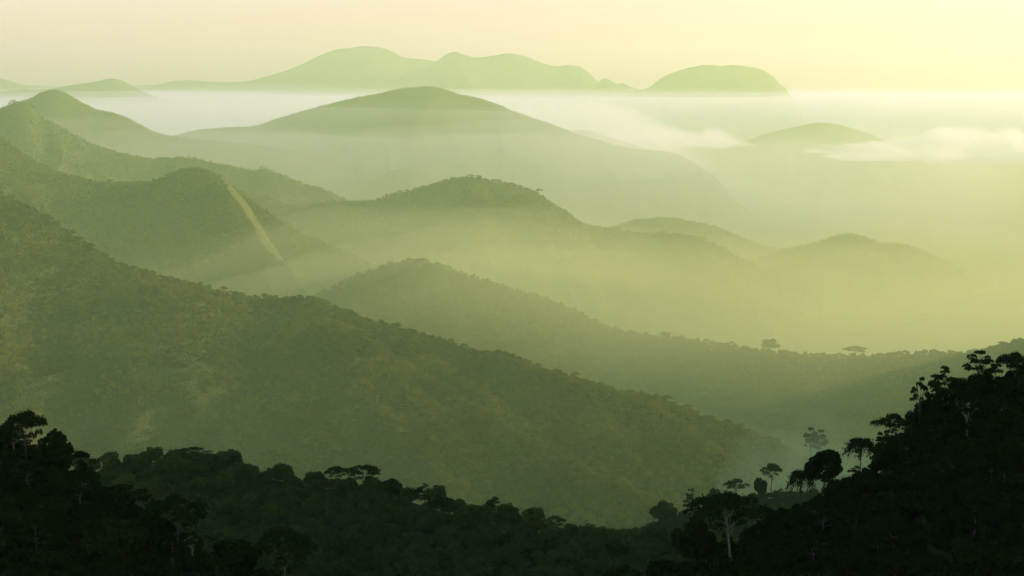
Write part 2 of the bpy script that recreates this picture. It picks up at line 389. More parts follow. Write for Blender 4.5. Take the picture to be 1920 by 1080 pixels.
# valley floor -------------------------------------------------------------------
gx = np.linspace(-67500, 67500, 240); gy = np.linspace(-5800, 44800, 180)
GX, GY = np.meshgrid(gx, gy, indexing='ij')
GZ = 25 + 18 * fbm(GX / 2600., GY / 2600., 201, 3)
g = mesh_obj('ground', np.stack([GX, GY, GZ], -1).reshape(-1, 3), grid_faces(240, 180)[:, ::-1], M_GROUND, smooth_shade=True)
tag(g, 'green valley floor under the mist', kind='structure')


# ------------------------------------------------------------------ haze and mist
def box(name, lo, hi, mat):
    (x0, y0, z0), (x1, y1, z1) = lo, hi
    v = [(x0, y0, z0), (x1, y0, z0), (x1, y1, z0), (x0, y1, z0), (x0, y0, z1), (x1, y0, z1), (x1, y1, z1), (x0, y1, z1)]
    f = [(0, 3, 2, 1), (4, 5, 6, 7), (0, 1, 5, 4), (1, 2, 6, 5), (2, 3, 7, 6), (3, 0, 4, 7)]
    return mesh_obj(name, v, f, mat)


hz = box('haze', (-68500, -6000, -65), (68500, 45000, 2650), M_HAZE)
tag(hz, 'thin green yellow haze filling the air between the hills', kind='stuff')


def mist(label, dens, x0, x1, front, back, ztop, zbot, tilt=None, amp=8, wl=1500, nx=120, ny=90, g=0.3, color=MIST_C, seed=300, edge=0.0):
    """A closed bank of mist with a gently rolling top; front and back are functions of x."""
    x0, x1, wl, amp, dens = x0 * KS, x1 * KS, wl * KS, amp * KS, dens / KS
    f0, b0 = front, back
    front = lambda x: f0(x / KS) * KS
    back = lambda x: b0(x / KS) * KS
    ztop = ZC - (700 - ztop) * KS
    zbot = max(44 + zbot * .02, ZC - (700 - zbot) * KS)
    xs = np.linspace(x0, x1, nx); v = np.linspace(0, 1, ny)
    X = xs[:, None] + 0 * v[None, :]
    Fr = np.array([front(x) for x in xs])[:, None]; Bk = np.array([back(x) for x in xs])[:, None]
    Y = Fr + (Bk - Fr) * (v[None, :] ** 2.0)
    Zt = ztop + amp * fbm(X / wl, Y / (wl * 1.2), seed, 4)
    if tilt:
        Zt = Zt + np.array([tilt(x / KS) * KS for x in xs])[:, None]
        Zt = np.maximum(Zt, zbot + 5)
    Zb = np.full_like(Zt, zbot)
    if edge:
        U = np.linspace(0, 1, nx)[:, None]; W = (v ** 1.0)[None, :]
        e = np.clip(np.minimum.reduce([U / edge + 0 * W, (1 - U) / edge + 0 * W, W / edge + 0 * U, (1 - W) / edge + 0 * U]), 0, 1)
        e = np.clip(smooth(0, 1, e) + 0.35 * fbm(X / (wl * .5), Y / (wl * .6), seed + 5, 4) * (e < 1), 0, 1) * (e > 0)
        mid = zbot
        Zt = mid + (Zt - mid) * e + 0.5
        Zb = Zb - 0.5 - 0.25 * (Zt - mid)
    T = np.stack([X, Y, Zt], -1).reshape(-1, 3); B = np.stack([X, Y, Zb], -1).reshape(-1, 3)
    n = nx * ny
    ft = grid_faces(nx, ny)[:, ::-1]
    per = [i * ny for i in range(nx)] + [(nx - 1) * ny + j for j in range(1, ny)] + [i * ny + ny - 1 for i in range(nx - 2, -1, -1)] + [j for j in range(ny - 2, 0, -1)]
    per = np.array(per); nxt = np.roll(per, -1)
    sd = np.stack([per + n, nxt + n, nxt, per], -1)
    o = mesh_obj('mist', np.concatenate([T, B]), np.concatenate([ft, ft[:, ::-1] + n, sd]), volume_material('mist_air', color, dens, g))
    tag(o, label, kind='stuff')
    return o


def lin(*pts):
    xs = [p[0] for p in pts]; ys = [p[1] for p in pts]
    return lambda x: float(np.interp(x, xs, ys))


FOG_FRONT = lin((-24000, 6500), (-900, 6450), (800, 6150), (1900, 6100))
FADE = lin((-24000, 0), (560, 0), (740, -150), (960, -360), (1900, -520))
for i_, (zt_, dn_, am_, lb_) in enumerate(((598, 3.0e-4, 26, 'white fog sea'), (612, 1.2e-4, 34, 'thin veil over the white fog sea'), (632, 0.8e-4, 40, 'faint upper veil over the white fog sea'), (664, 0.5e-4, 44, 'faintest highest veil over the white fog sea'))):
    mist(lb_ + ' round the feet of the far mountains', dn_ * (3.2, 2.2, 1.6, 1.4)[i_], -24000 + 50 * i_, 24000 - 50 * i_, lambda x, i_=i_: 10300 + 60 * i_, lambda x, i_=i_: 15500 + 60 * i_, (628, 645, 664, 684)[i_], 60 + i_, amp=am_, wl=1300 + 90 * i_, nx=240, ny=140, seed=321 + i_)
    if i_ < 3:
        mist(lb_ + ' around the central hill', dn_, -14000 + 50 * i_, 1900 - 9 * i_, lambda x, i_=i_: FOG_FRONT(x) + 50 * i_, lambda x, i_=i_: 10290 + 60 * i_, zt_, 66 + i_, tilt=FADE, amp=am_, wl=900, nx=240, ny=110, seed=331 + i_)
mist('mist lying between the left hills', 2.0e-4, -4000, 1800, lambda x: 5150, lambda x: 6300, 520, 50, amp=40, wl=450, seed=303)
mist('upper thin mist between the left hills', 1.2e-4, -3990, 1790, lambda x: 5170, lambda x: 6280, 560, 52, amp=50, wl=520, seed=304)
for i_, (zt_, dn_, lb_) in enumerate(((430, 4.4e-4, 'upper mist in the gap before the wooded ridge'), (395, 5.0e-4, 'lower mist in the gap before the wooded ridge'), (470, 3.8e-4, 'faint top of the mist in the gap before the wooded ridge'))):
    mist(lb_, dn_, -1500 + 9 * i_, 3000 - 9 * i_, lin((-1500, 2650 + 8 * i_), (-700, 2600 + 8 * i_), (-300, 2520 + 8 * i_), (100, 2230 + 8 * i_), (350, 1850 + 8 * i_), (3000, 1700 + 8 * i_)),
         lin((-1500, 3190 - 9 * i_), (0, 3140 - 9 * i_), (300, 2790 - 9 * i_), (3000, 2490 - 9 * i_)), zt_, 40 + 3 * i_, tilt=lin((-1500, -300 * (1, 1.5, .7)[i_]), (-900, -190 * (1, 1.5, .7)[i_]), (-350, -30 * (1, 2.2, .4)[i_]), (-100, 0), (3000, 0)),
         amp=36, wl=330, seed=340 + i_, color=(0.74, 0.77, 0.41))
for i_, (zt_, dn_, lb_) in enumerate(((480, 0.28e-4, 'highest faintest layer of valley mist'), (448, 0.4e-4, 'second layer of valley mist among the middle hills'), (412, 0.4e-4, 'third layer of valley mist among the middle hills'),
                                      (375, 0.42e-4, 'fourth layer of valley mist among the middle hills'), (330, 0.62e-4, 'lowest layer of valley mist between the middle hills'))):
    mist(lb_, dn_, -6000 + 9 * i_, 9000 - 9 * i_, lambda x, i_=i_: 2720 + 9 * i_, lambda x, i_=i_: 10500 - 9 * i_, zt_, 40 + 5 * i_, amp=58, wl=520, nx=170, ny=150, seed=305 + i_, color=(0.60, 0.60, 0.34))
mist('pale breath of mist in the side valley behind the right slope', 5.0e-3, 60, 180, lambda x: 546, lambda x: 706, 570, 480, amp=6, wl=30, seed=321, edge=.35, color=(0.74, 0.78, 0.44))
mist('bright cloud bank below the right hill', 6.0e-3, 1620, 4800, lambda x: 7900, lambda x: 9300, 408, 330, amp=130, wl=210, nx=220, ny=140, seed=319, edge=.22, color=(0.98, 0.98, 0.95))
mist('small bright wisp of cloud in the central gap', 2.5e-3, 420, 1350, lambda x: 8700, lambda x: 9800, 455, 372, amp=90, wl=170, nx=160, ny=110, seed=311, edge=.3, color=(0.98, 0.98, 0.95))


# ------------------------------------------------------------------ trees
class MB:
    def __init__(self): self.v = []; self.f = []; self.n = 0

    def add(self, v, f):
        self.v.append(np.asarray(v, float)); self.f.append(np.asarray(f, int) + self.n); self.n += len(v)

    def tube(self, pts, rad, sides=6):
        pts = np.asarray(pts, float); n = len(pts)
        d = np.gradient(pts, axis=0); d /= np.linalg.norm(d, axis=1)[:, None] + 1e-9
        ref = np.where(np.abs(d[:, 2:3]) > .9, np.array([[1., 0, 0]]), np.array([[0, 0, 1.]]))
        a = np.cross(d, ref); a /= np.linalg.norm(a, axis=1)[:, None]; b = np.cross(d, a)
        th = np.arange(sides) * 2 * math.pi / sides
        V = pts[:, None] + np.asarray(rad)[:, None, None] * (np.cos(th)[None, :, None] * a[:, None] + np.sin(th)[None, :, None] * b[:, None])
        i = np.arange(n - 1)[:, None]; j = np.arange(sides)[None]
        f = np.stack([i * sides + j, i * sides + (j + 1) % sides, (i + 1) * sides + (j + 1) % sides, (i + 1) * sides + j], -1).reshape(-1, 4)
        self.add(V.reshape(-1, 3), f)

    def leaves(self, C, size, r, up=0.5):
        """Leaf-clump quads at points C."""
        n = len(C)
        nrm = r.normal(size=(n, 3)); nrm[:, 2] = np.abs(nrm[:, 2]) * (0.6 + up) + up
        nrm /= np.linalg.norm(nrm, axis=1)[:, None]
        a = np.cross(nrm, r.normal(size=(n, 3))); a /= np.linalg.norm(a, axis=1)[:, None] + 1e-9
        b = np.cross(nrm, a)
        s = size * r.uniform(.55, 1.3, n)[:, None]
        l = s * r.uniform(.5, .9, n)[:, None]
        V = np.stack([C - a * s, C - b * l * .9 + a * s * .1, C + a * s * .95, C + b * l], 1).reshape(-1, 3)
        self.add(V, np.arange(4 * n).reshape(-1, 4))

    def build(self, name, mat, parent=None):
        return mesh_obj(name, np.concatenate(self.v), np.concatenate(self.f), mat, parent)


def limb(mb, a, b, r0, r1, r, sag=.12, n=6):
    a = np.asarray(a, float); b = np.asarray(b, float)
    L = np.linalg.norm(b - a); u = np.linspace(0, 1, n)[:, None]
    off = r.normal(size=3) * L * .06
    pts = a + (b - a) * u + np.array([0, 0, 1.]) * (-sag * L * np.sin(u * math.pi)) * 1.0 + off * np.sin(u * math.pi * 2)
    mb.tube(pts, np.linspace(r0, r1, n), 5)


def pad(r, c, rx, rz, n, dome=.5):
    th = r.uniform(0, 2 * math.pi, n); q = np.sqrt(r.uniform(0, 1, n))
    x = np.cos(th) * q * rx; y = np.sin(th) * q * rx
    lump = .25 * np.sin(th * 3 + c[0]) * q
    z = rz * (1 - q * q) * dome * 2 - rz * .6 + r.normal(size=n) * rz * .35 + lump * rz
    return np.stack([x, y, z], -1) + np.asarray(c)


def gen_tree(style, seed, H, W, leaf=.34, dens=1.0, hb=None):
    """Returns trunk and crown builders of one tree, base at the origin, H metres tall and W wide."""
    r = np.random.default_rng(seed)
    T, Cn = MB(), MB()
    Rw = W / 2
    lean = r.normal(size=2) * H * .03
    hb = hb or {'umbrella': .58, 'round': .35, 'emergent': .62, 'tiered': .4, 'dome': .55, 'bush': .25}[style]
    fork = np.array([lean[0], lean[1], H * hb])
    r0 = .018 * H + .05
    tp = np.array([[0, 0, -1.5], [lean[0] * .2, lean[1] * .2, H * hb * .3], [lean[0] * .6, lean[1] * .55, H * hb * .65], fork])
    T.tube(tp, [r0 * 1.5, r0, r0 * .85, r0 * .75], 7)
    ends = []
    if style in ('umbrella', 'emergent'):
        nm = r.integers(4, 6)
        for k in range(nm):
            an = 2 * math.pi * (k + r.uniform(-.3, .3)) / nm
            rr = Rw * r.uniform(.4, .55)
            zz = H * (1 - (rr / Rw) ** 2 * .16) - H * r.uniform(.07, .16)
            e = np.array([lean[0] + math.cos(an) * rr, lean[1] + math.sin(an) * rr, zz])
            limb(T, fork, e, r0 * .5, r0 * .25, r, .10)
            for q in range(r.integers(3, 5)):
                a2 = an + r.uniform(-.85, .85); r2 = Rw * r.uniform(.45, .95)
                z2 = H * (1 - (r2 / Rw) ** 2 * (.20 if style == 'umbrella' else .32)) - H * r.uniform(.02, .09)
                e2 = np.array([lean[0] + math.cos(a2) * r2, lean[1] + math.sin(a2) * r2, z2])
                limb(T, e, e2, r0 * .24, r0 * .08, r, .06, 5)
                ends.append((e2, Rw * r.uniform(.20, .36)))
        for k in range(3 if style == 'umbrella' else 2):
            a2 = r.uniform(0, 6.28); r2 = Rw * r.uniform(.05, .3)
            e2 = np.array([lean[0] + math.cos(a2) * r2, lean[1] + math.sin(a2) * r2, H * .97])
            limb(T, fork, e2, r0 * .35, r0 * .1, r, .05); ends.append((e2, Rw * r.uniform(.24, .38)))
        for k in range(r.integers(2, 5)):
            a2 = r.uniform(0, 6.28); r2 = Rw * r.uniform(.3, .7)
            e2 = np.array([lean[0] + math.cos(a2) * r2, lean[1] + math.sin(a2) * r2, H * r.uniform(.62, .8)])
            limb(T, fork - [0, 0, H * .08], e2, r0 * .3, r0 * .08, r, .05); ends.append((e2, Rw * r.uniform(.14, .24)))
        for e, pr in ends:
            Cn.leaves(pad(r, e, pr, pr * .30, int(150 * dens * (pr / (Rw * .3)) ** 1.6 * (W / 12) ** 1.2)), leaf, r, .5)
    elif style in ('round', 'bush'):
        n = 26 if style == 'round' else 18
        for k in range(n):
            d = r.normal(size=3); d /= np.linalg.norm(d); d[2] = d[2] * .9 + .1
            q = r.uniform(.45, .85)
            c = np.array([lean[0], lean[1], H * (hb + 1) / 2 * .97]) + d * q * np.array([Rw, Rw, H * (1 - hb) / 2])
            limb(T, fork, c, r0 * .35, r0 * .08, r, .04, 4)
            pr = Rw * r.uniform(.24, .42)
            m = int(170 * dens * (pr / (Rw * .33)) ** 2 * (W / 9) ** 1.2)
            pts = r.normal(size=(m, 3)); pts /= np.linalg.norm(pts, axis=1)[:, None]
            pts *= (r.uniform(.45, 1, m) ** .5)[:, None]
            Cn.leaves(c + pts * pr * np.array([1, 1, .72]), leaf, r, .25)
    elif style == 'tiered':
        top = fork + [0, 0, H * (1 - hb) * .92]
        limb(T, fork, top, r0 * .7, r0 * .2, r, 0)
        for lv in range(5):
            f = (lv + .6) / 5
            zc = H * (hb + (1 - hb) * f * .97)
            rl = Rw * (1.05 - .75 * f ** 2) * r.uniform(.75, 1.05)
            for k in range(r.integers(3, 6)):
                an = r.uniform(0, 6.28)
                e = np.array([lean[0] + math.cos(an) * rl * .65, lean[1] + math.sin(an) * rl * .65, zc + r.normal() * H * .025])
                limb(T, [lean[0], lean[1], zc - H * .07], e, r0 * .28, r0 * .07, r, .02, 4)
                pr = rl * r.uniform(.3, .5)
                Cn.leaves(pad(r, e, pr, pr * .24, int(140 * dens * (pr / (Rw * .3)) ** 1.5 * (W / 10) ** 1.2)), leaf, r, .5)
    elif style == 'dome':
        n = 34
        for k in range(n):
            an = 6.283 * (k + r.uniform(-.3, .3)) / n * 5.0
            reach = Rw * r.uniform(.55, 1.0)
            u = np.linspace(0, 1, 9)
            zz = H * (.80 + .2 * np.sin(np.minimum(u * 1.5, 1) * math.pi / 2)) - H * .38 * u ** 3 * (reach / Rw)
            pts = np.stack([lean[0] + np.cos(an) * reach * u, lean[1] + np.sin(an) * reach * u, zz], -1)
            pts[0] = fork
            T.tube(pts, np.linspace(r0 * .28, r0 * .05, 9), 4)
            m = int(60 * dens * (W / 9))
            uu = r.uniform(.25, 1, m)
            q = np.stack([np.interp(uu, u, pts[:, i]) for i in range(3)], -1) + r.normal(size=(m, 3)) * np.array([.3, .3, .16]) * W / 9
            Cn.leaves(q, leaf * .85, r, .4)
    return T, Cn


# near kinds (fine leaves) and far kinds (coarser leaf clumps, meant for a kilometre and more)
KINDS = {}


def kind(key, style, seed, H, W, leaf=.34, dens=1.0, bark=None, mat=None, hb=None):
    KINDS[key] = dict(style=style, seed=seed, H=H, W=W, leaf=leaf, dens=dens, bark=bark or M_BARK, mat=mat or M_LEAF, made=None, hb=hb)


kind('umbrella_a', 'umbrella', 11, 13, 17)
kind('umbrella_b', 'umbrella', 12, 14, 14)
kind('umbrella_pale', 'umbrella', 13, 15, 19, bark=M_PALE)
kind('emergent_a', 'emergent', 21, 16, 10)
kind('emergent_pale', 'emergent', 22, 18, 11, bark=M_PALE)
kind('round_a', 'round', 31, 11, 9, leaf=.40)
kind('round_b', 'round', 32, 10, 11, leaf=.40)
kind('round_c', 'round', 36, 15, 9, leaf=.36, hb=.5)
kind('tiered_a', 'tiered', 41, 14, 10)
kind('tiered_b', 'tiered', 42, 12, 12)
kind('dome_a', 'dome', 51, 9, 11, leaf=.30)
kind('bush_a', 'bush', 61, 8, 9, leaf=.42)
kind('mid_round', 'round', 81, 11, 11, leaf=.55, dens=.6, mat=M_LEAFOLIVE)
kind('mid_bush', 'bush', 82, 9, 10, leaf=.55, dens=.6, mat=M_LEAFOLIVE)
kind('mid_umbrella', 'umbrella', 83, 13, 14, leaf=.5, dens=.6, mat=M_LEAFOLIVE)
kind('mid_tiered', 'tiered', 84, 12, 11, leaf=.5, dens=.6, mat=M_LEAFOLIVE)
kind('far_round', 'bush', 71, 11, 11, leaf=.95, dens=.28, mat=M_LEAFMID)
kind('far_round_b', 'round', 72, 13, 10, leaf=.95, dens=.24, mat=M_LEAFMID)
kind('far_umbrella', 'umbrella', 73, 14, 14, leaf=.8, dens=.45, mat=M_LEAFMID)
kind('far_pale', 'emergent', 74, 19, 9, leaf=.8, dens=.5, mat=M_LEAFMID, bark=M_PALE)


def tree(key, base, H, rot, label, group=None, W=None, cat='tree'):
    K = KINDS[key]
    root = bpy.data.objects.new('tree', None); COL.objects.link(root)
    root.empty_display_size = 2
    root.location = base; root.rotation_euler = (0, 0, rot)
    s = H / K['H']; sw = s if W is None else W / K['W']
    root.scale = (sw, sw, s)
    tag(root, label, cat, group)
    if K['made'] is None:
        T, Cn = gen_tree(K['style'], K['seed'], K['H'], K['W'], K['leaf'], K['dens'], K['hb'])
        t = T.build('trunk', K['bark'], root); c = Cn.build('crown', K['mat'], root)
        K['made'] = (t, c)
    else:
        for src in K['made']:
            c = src.copy(); COL.objects.link(c); c.parent = root
    return root


def tree_at(key, hill, px, t, top, label, W=None, group=None, rot=None, pixel_w=None):
    """A tree rooted on a hill; top = image row its crown reaches, pixel_w = crown width in photo pixels."""
    h = HILLS[hill]; t = t * h.ns
    # find the ridge parameter whose surface point at t shows at column px
    q = float(px)
    for _ in range(12):
        p = h.at(q, t); ux, _uy = project(p[:3]); q += (px - ux)
    b = p[:3]
    z = P(px, top, b[1])[2]
    H = max(2.0, z - b[2])
    if pixel_w:
        W = pixel_w * b[1] / F
    return tree(key, Vector(b - [0, 0, .4]), H + .4, random.uniform(0, 6.28) if rot is None else rot, label, group, W)


# the trees one can point to
tree_at('umbrella_a', 'slope_left', 52, 6, 774, 'flat topped black tree crowning the left foreground slope', pixel_w=84)
tree_at('round_b', 'slope_left', 100, 4, 806, 'dense black tree bulging out from the left slope just under the flat topped one', pixel_w=90)
tree_at('round_a', 'slope_left', 12, 2, 790, 'dark tree cut off at the left edge beside the flat topped crown', pixel_w=60)
tree_at('umbrella_b', 'slope_left', 148, 0, 848, 'broad thin crowned tree stepping down the left slope skyline', pixel_w=70)
tree_at('umbrella_a', 'slope_left', 334, 2, 934, 'wide umbrella shaped black tree standing clear at the foot of the left slope', pixel_w=138)
tree_at('umbrella_b', 'slope_left', 238, 0, 912, 'airy umbrella tree between the left skyline and the wide umbrella tree', pixel_w=100)
tree_at('umbrella_pale', 'slope_left', 530, 0, 994, 'dark umbrella tree with pale forked trunk at the bottom of the view', pixel_w=124)

tree_at('umbrella_pale', 'slope_right', 1372, 6, 930, 'wide dark tree with a tall pale forked trunk low on the right slope', pixel_w=170)
tree_at('round_b', 'slope_right', 1300, 2, 965, 'dense dark tree filling the low left end of the right slope', pixel_w=90)
tree_at('round_c', 'slope_right', 1540, -1, 840, 'compact round black tree standing alone on the right slope skyline', pixel_w=74)
tree_at('dome_a', 'slope_right', 1612, -4, 822, 'thin domed tree with drooping rim right of the round black tree', pixel_w=78)
tree_at('dome_a', 'slope_right', 1500, -9, 882, 'faint domed tree half hidden behind the round black tree', pixel_w=66)
tree_at('umbrella_b', 'slope_right', 1680, 2, 778, 'spreading tree with gaps in its crown midway up the right skyline', pixel_w=90)
tree_at('tiered_b', 'slope_right', 1655, 2, 806, 'low leafy tree jutting out below the spreading one on the right skyline', pixel_w=54)
tree_at('emergent_a', 'slope_right', 1724, 0, 706, 'slender tree with a small airy crown sticking out of the right skyline', pixel_w=36)
tree_at('tiered_a', 'slope_right', 1768, 1, 684, 'tall layered tree with flat sprays of leaves on the right skyline', pixel_w=72)
tree_at('umbrella_b', 'slope_right', 1790, 4, 708, 'broad tree with see through crown under the layered one', pixel_w=96)
tree_at('emergent_a', 'slope_right', 1832, -1, 656, 'tallest tree on the right skyline with a bushy fan of branches', pixel_w=62)
tree_at('tiered_b', 'slope_right', 1866, 2, 680, 'layered tree leaning into the tallest one from the right', pixel_w=66)
tree_at('umbrella_a', 'slope_right', 1902, 1, 664, 'wide crowned tree cut by the right edge of the view', pixel_w=80)
tree_at('emergent_pale', 'slope_right', 1815, 14, 745, 'tree whose pale bent trunk shows against the dark right slope', pixel_w=70)

tree_at('umbrella_b', 'ridge_mid', 362, 2, 840, 'small flat crowned tree highest on the dark middle ridge', pixel_w=62)
tree_at('umbrella_b', 'ridge_mid', 425, 2, 850, 'rounded umbrella tree just right of the highest one on the middle ridge', pixel_w=60)
tree_at('umbrella_a', 'ridge_mid', 632, 0, 876, 'thin arched umbrella tree left of the big double crown on the middle ridge', pixel_w=44)
tree_at('umbrella_a', 'ridge_mid', 682, 1, 875, 'large dark arched crown standing highest in the central tree group', pixel_w=70)
tree_at('round_b', 'ridge_mid', 732, 2, 897, 'dense dark crown stepping down right of the large arched crown', pixel_w=52)
tree_at('tiered_a', 'ridge_mid', 797, 0, 906, 'wispy tree with sparse fans of leaves on the middle ridge', pixel_w=46)
tree_at('round_a', 'ridge_mid', 828, 3, 928, 'compact bushy tree below the wispy one on the middle ridge', pixel_w=46)
tree_at('dome_a', 'ridge_mid', 896, 3, 950, 'arched dark tree like a bent bow on the middle ridge', pixel_w=60)
tree_at('tiered_b', 'ridge_mid', 930, -1, 931, 'pale feathery tree rising behind the bow shaped one', pixel_w=56)
tree_at('umbrella_a', 'ridge_mid', 996, 1, 955, 'small hooked umbrella tree at the right end of the middle ridge', pixel_w=40)

tree_at('round_b', 'ridge_far', 1242, 1, 940, 'bushy hazy tree at the left end of the low spur', pixel_w=54)
tree_at('tiered_a', 'ridge_far', 1293, 0, 915, 'faint spindly tree on the low spur', pixel_w=36)
tree_at('bush_a', 'ridge_far', 1338, 0, 916, 'short ragged tree beside the spindly one on the low spur', pixel_w=30)
tree_at('umbrella_b', 'ridge_far', 1380, 0, 899, 'small umbrella tree midway along the low spur', pixel_w=44)
tree_at('bush_a', 'ridge_far', 1423, 2, 896, 'dense rounded hazy tree beside the tall thin one on the low spur', pixel_w=28)
tree_at('umbrella_b', 'ridge_far', 1445, 0, 869, 'tall thin hazy umbrella tree standing above the low spur', pixel_w=42)
tree_at('emergent_a', 'ridge_back', 1519, 0, 801, 'very faint tall tree leaning left behind the right slope', pixel_w=34)
tree_at('emergent_a', 'ridge_back', 1537, 4, 805, 'very faint tall tree beside the leaning one behind the right slope', pixel_w=36)

tree_at('far_round', 'hill_770', 1442, 2, 636, 'round hazy tree breaking the skyline of the far wooded ridge', pixel_w=34)
tree_at('far_round_b', 'hill_770', 1246, 2, 622, 'small round hazy tree at the left of the far wooded ridge skyline', pixel_w=24)
tree_at('far_umbrella', 'hill_770', 1604, 2, 650, 'wide hazy tree low on the skyline of the far wooded ridge', pixel_w=40)
tree_at('far_umbrella', 'hill_880', 882, 2, 327, 'tiny flat topped tree on the summit of the middle hill', pixel_w=14)
tree_at('far_umbrella', 'hill_880', 897, 2, 329, 'tiny flat topped tree just right of the one on the summit', pixel_w=14)
tree_at('far_umbrella', 'hill_880', 750, 2, 357, 'tiny flat topped tree on the left shoulder of the middle hill', pixel_w=12)
tree_at('far_umbrella', 'hill_880', 1010, 2, 354, 'tiny flat topped tree on the right shoulder of the middle hill', pixel_w=14)
tree_at('far_pale', 'hill_main', 896, 80, 664, 'tall pale trunked tree on the great hillside', pixel_w=22)
tree_at('far_pale', 'hill_spur', 722, 90, 782, 'pale trunked tree low in the middle of the great hillside', pixel_w=20)
tree_at('far_pale', 'hill_spur', 566, 190, 786, 'pale trunked tree lower left on the great hillside', pixel_w=18)


# the crowd on the four near slopes: individuals in loops, spaced apart
def crowd(hill, n, px0, px1, t0, t1, kinds, h0, h1, label, group, dmin, seed, skip=()):
    r = np.random.default_rng(seed)
    pts = []
    h = HILLS[hill]
    t0, t1, h0, h1, dmin = t0 * h.ns, t1 * h.ns, h0 * h.ns, h1 * h.ns, dmin * h.ns
    tries = 0
    while len(pts) < n and tries < 6000:
        tries += 1
        p = h.at(r.uniform(px0, px1), r.uniform(t0, t1))[:3]
        u, v = project(p)
        if not (-40 < u < 1960) or v > 1230:
            continue
        if any((p[0] - q[0]) ** 2 + (p[1] - q[1]) ** 2 < dmin ** 2 for q in pts):
            continue
        pts.append(p)
        k = kinds[r.integers(len(kinds))]
        H = r.uniform(h0, h1)
        tree(k, Vector(p - [0, 0, .5]), H, r.uniform(0, 6.28), label, group, KINDS[k]['W'] / KINDS[k]['H'] * H * r.uniform(.85, 1.15))
    return len(pts)


mix = ['round_a', 'round_b', 'umbrella_b', 'tiered_a', 'tiered_b', 'bush_a', 'bush_a', 'umbrella_a'] * 2 + ['round_b', 'emergent_pale']
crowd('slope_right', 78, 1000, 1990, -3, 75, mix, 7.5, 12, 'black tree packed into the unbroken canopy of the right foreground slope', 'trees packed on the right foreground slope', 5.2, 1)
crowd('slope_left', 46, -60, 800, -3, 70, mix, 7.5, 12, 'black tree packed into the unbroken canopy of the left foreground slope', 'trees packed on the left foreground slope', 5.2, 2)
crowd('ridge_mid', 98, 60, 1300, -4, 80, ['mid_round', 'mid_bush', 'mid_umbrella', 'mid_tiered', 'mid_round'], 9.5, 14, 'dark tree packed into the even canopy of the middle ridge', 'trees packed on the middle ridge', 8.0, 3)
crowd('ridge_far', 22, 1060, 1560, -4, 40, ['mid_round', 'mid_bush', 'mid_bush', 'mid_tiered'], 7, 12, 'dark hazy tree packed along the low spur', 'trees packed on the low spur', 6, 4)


# the forest nobody could count: one stuff object per hill
def scatter_group(keys):
    ng = bpy.data.node_groups.new('forest_scatter', 'GeometryNodeTree')
    ng.interface.new_socket('Geometry', in_out='INPUT', socket_type='NodeSocketGeometry')
    ng.interface.new_socket('Geometry', in_out='OUTPUT', socket_type='NodeSocketGeometry')
    N = ng.nodes.new; L = ng.links.new
    gi = N('NodeGroupInput'); go = N('NodeGroupOutput')
    jo = N('GeometryNodeJoinGeometry'); ip = N('GeometryNodeInstanceOnPoints')
    for k in keys:
        oi = N('GeometryNodeObjectInfo'); oi.transform_space = 'ORIGINAL'
        oi.inputs['Object'].default_value = KINDS[k]['made'][1]; oi.inputs['As Instance'].default_value = True
        L(oi.outputs['Geometry'], jo.inputs[0])
    def attr(nm, dt):
        a = N('GeometryNodeInputNamedAttribute'); a.data_type = dt; a.inputs['Name'].default_value = nm
        return a.outputs['Attribute']
    er = N('FunctionNodeEulerToRotation')
    L(attr('rot', 'FLOAT_VECTOR'), er.inputs[0])
    L(gi.outputs[0], ip.inputs['Points']); L(jo.outputs[0], ip.inputs['Instance'])
    ip.inputs['Pick Instance'].default_value = True
    L(attr('idx', 'INT'), ip.inputs['Instance Index']); L(er.outputs[0], ip.inputs['Rotation']); L(attr('scl', 'FLOAT_VECTOR'), ip.inputs['Scale'])
    L(ip.outputs[0], go.inputs[0])
    return ng


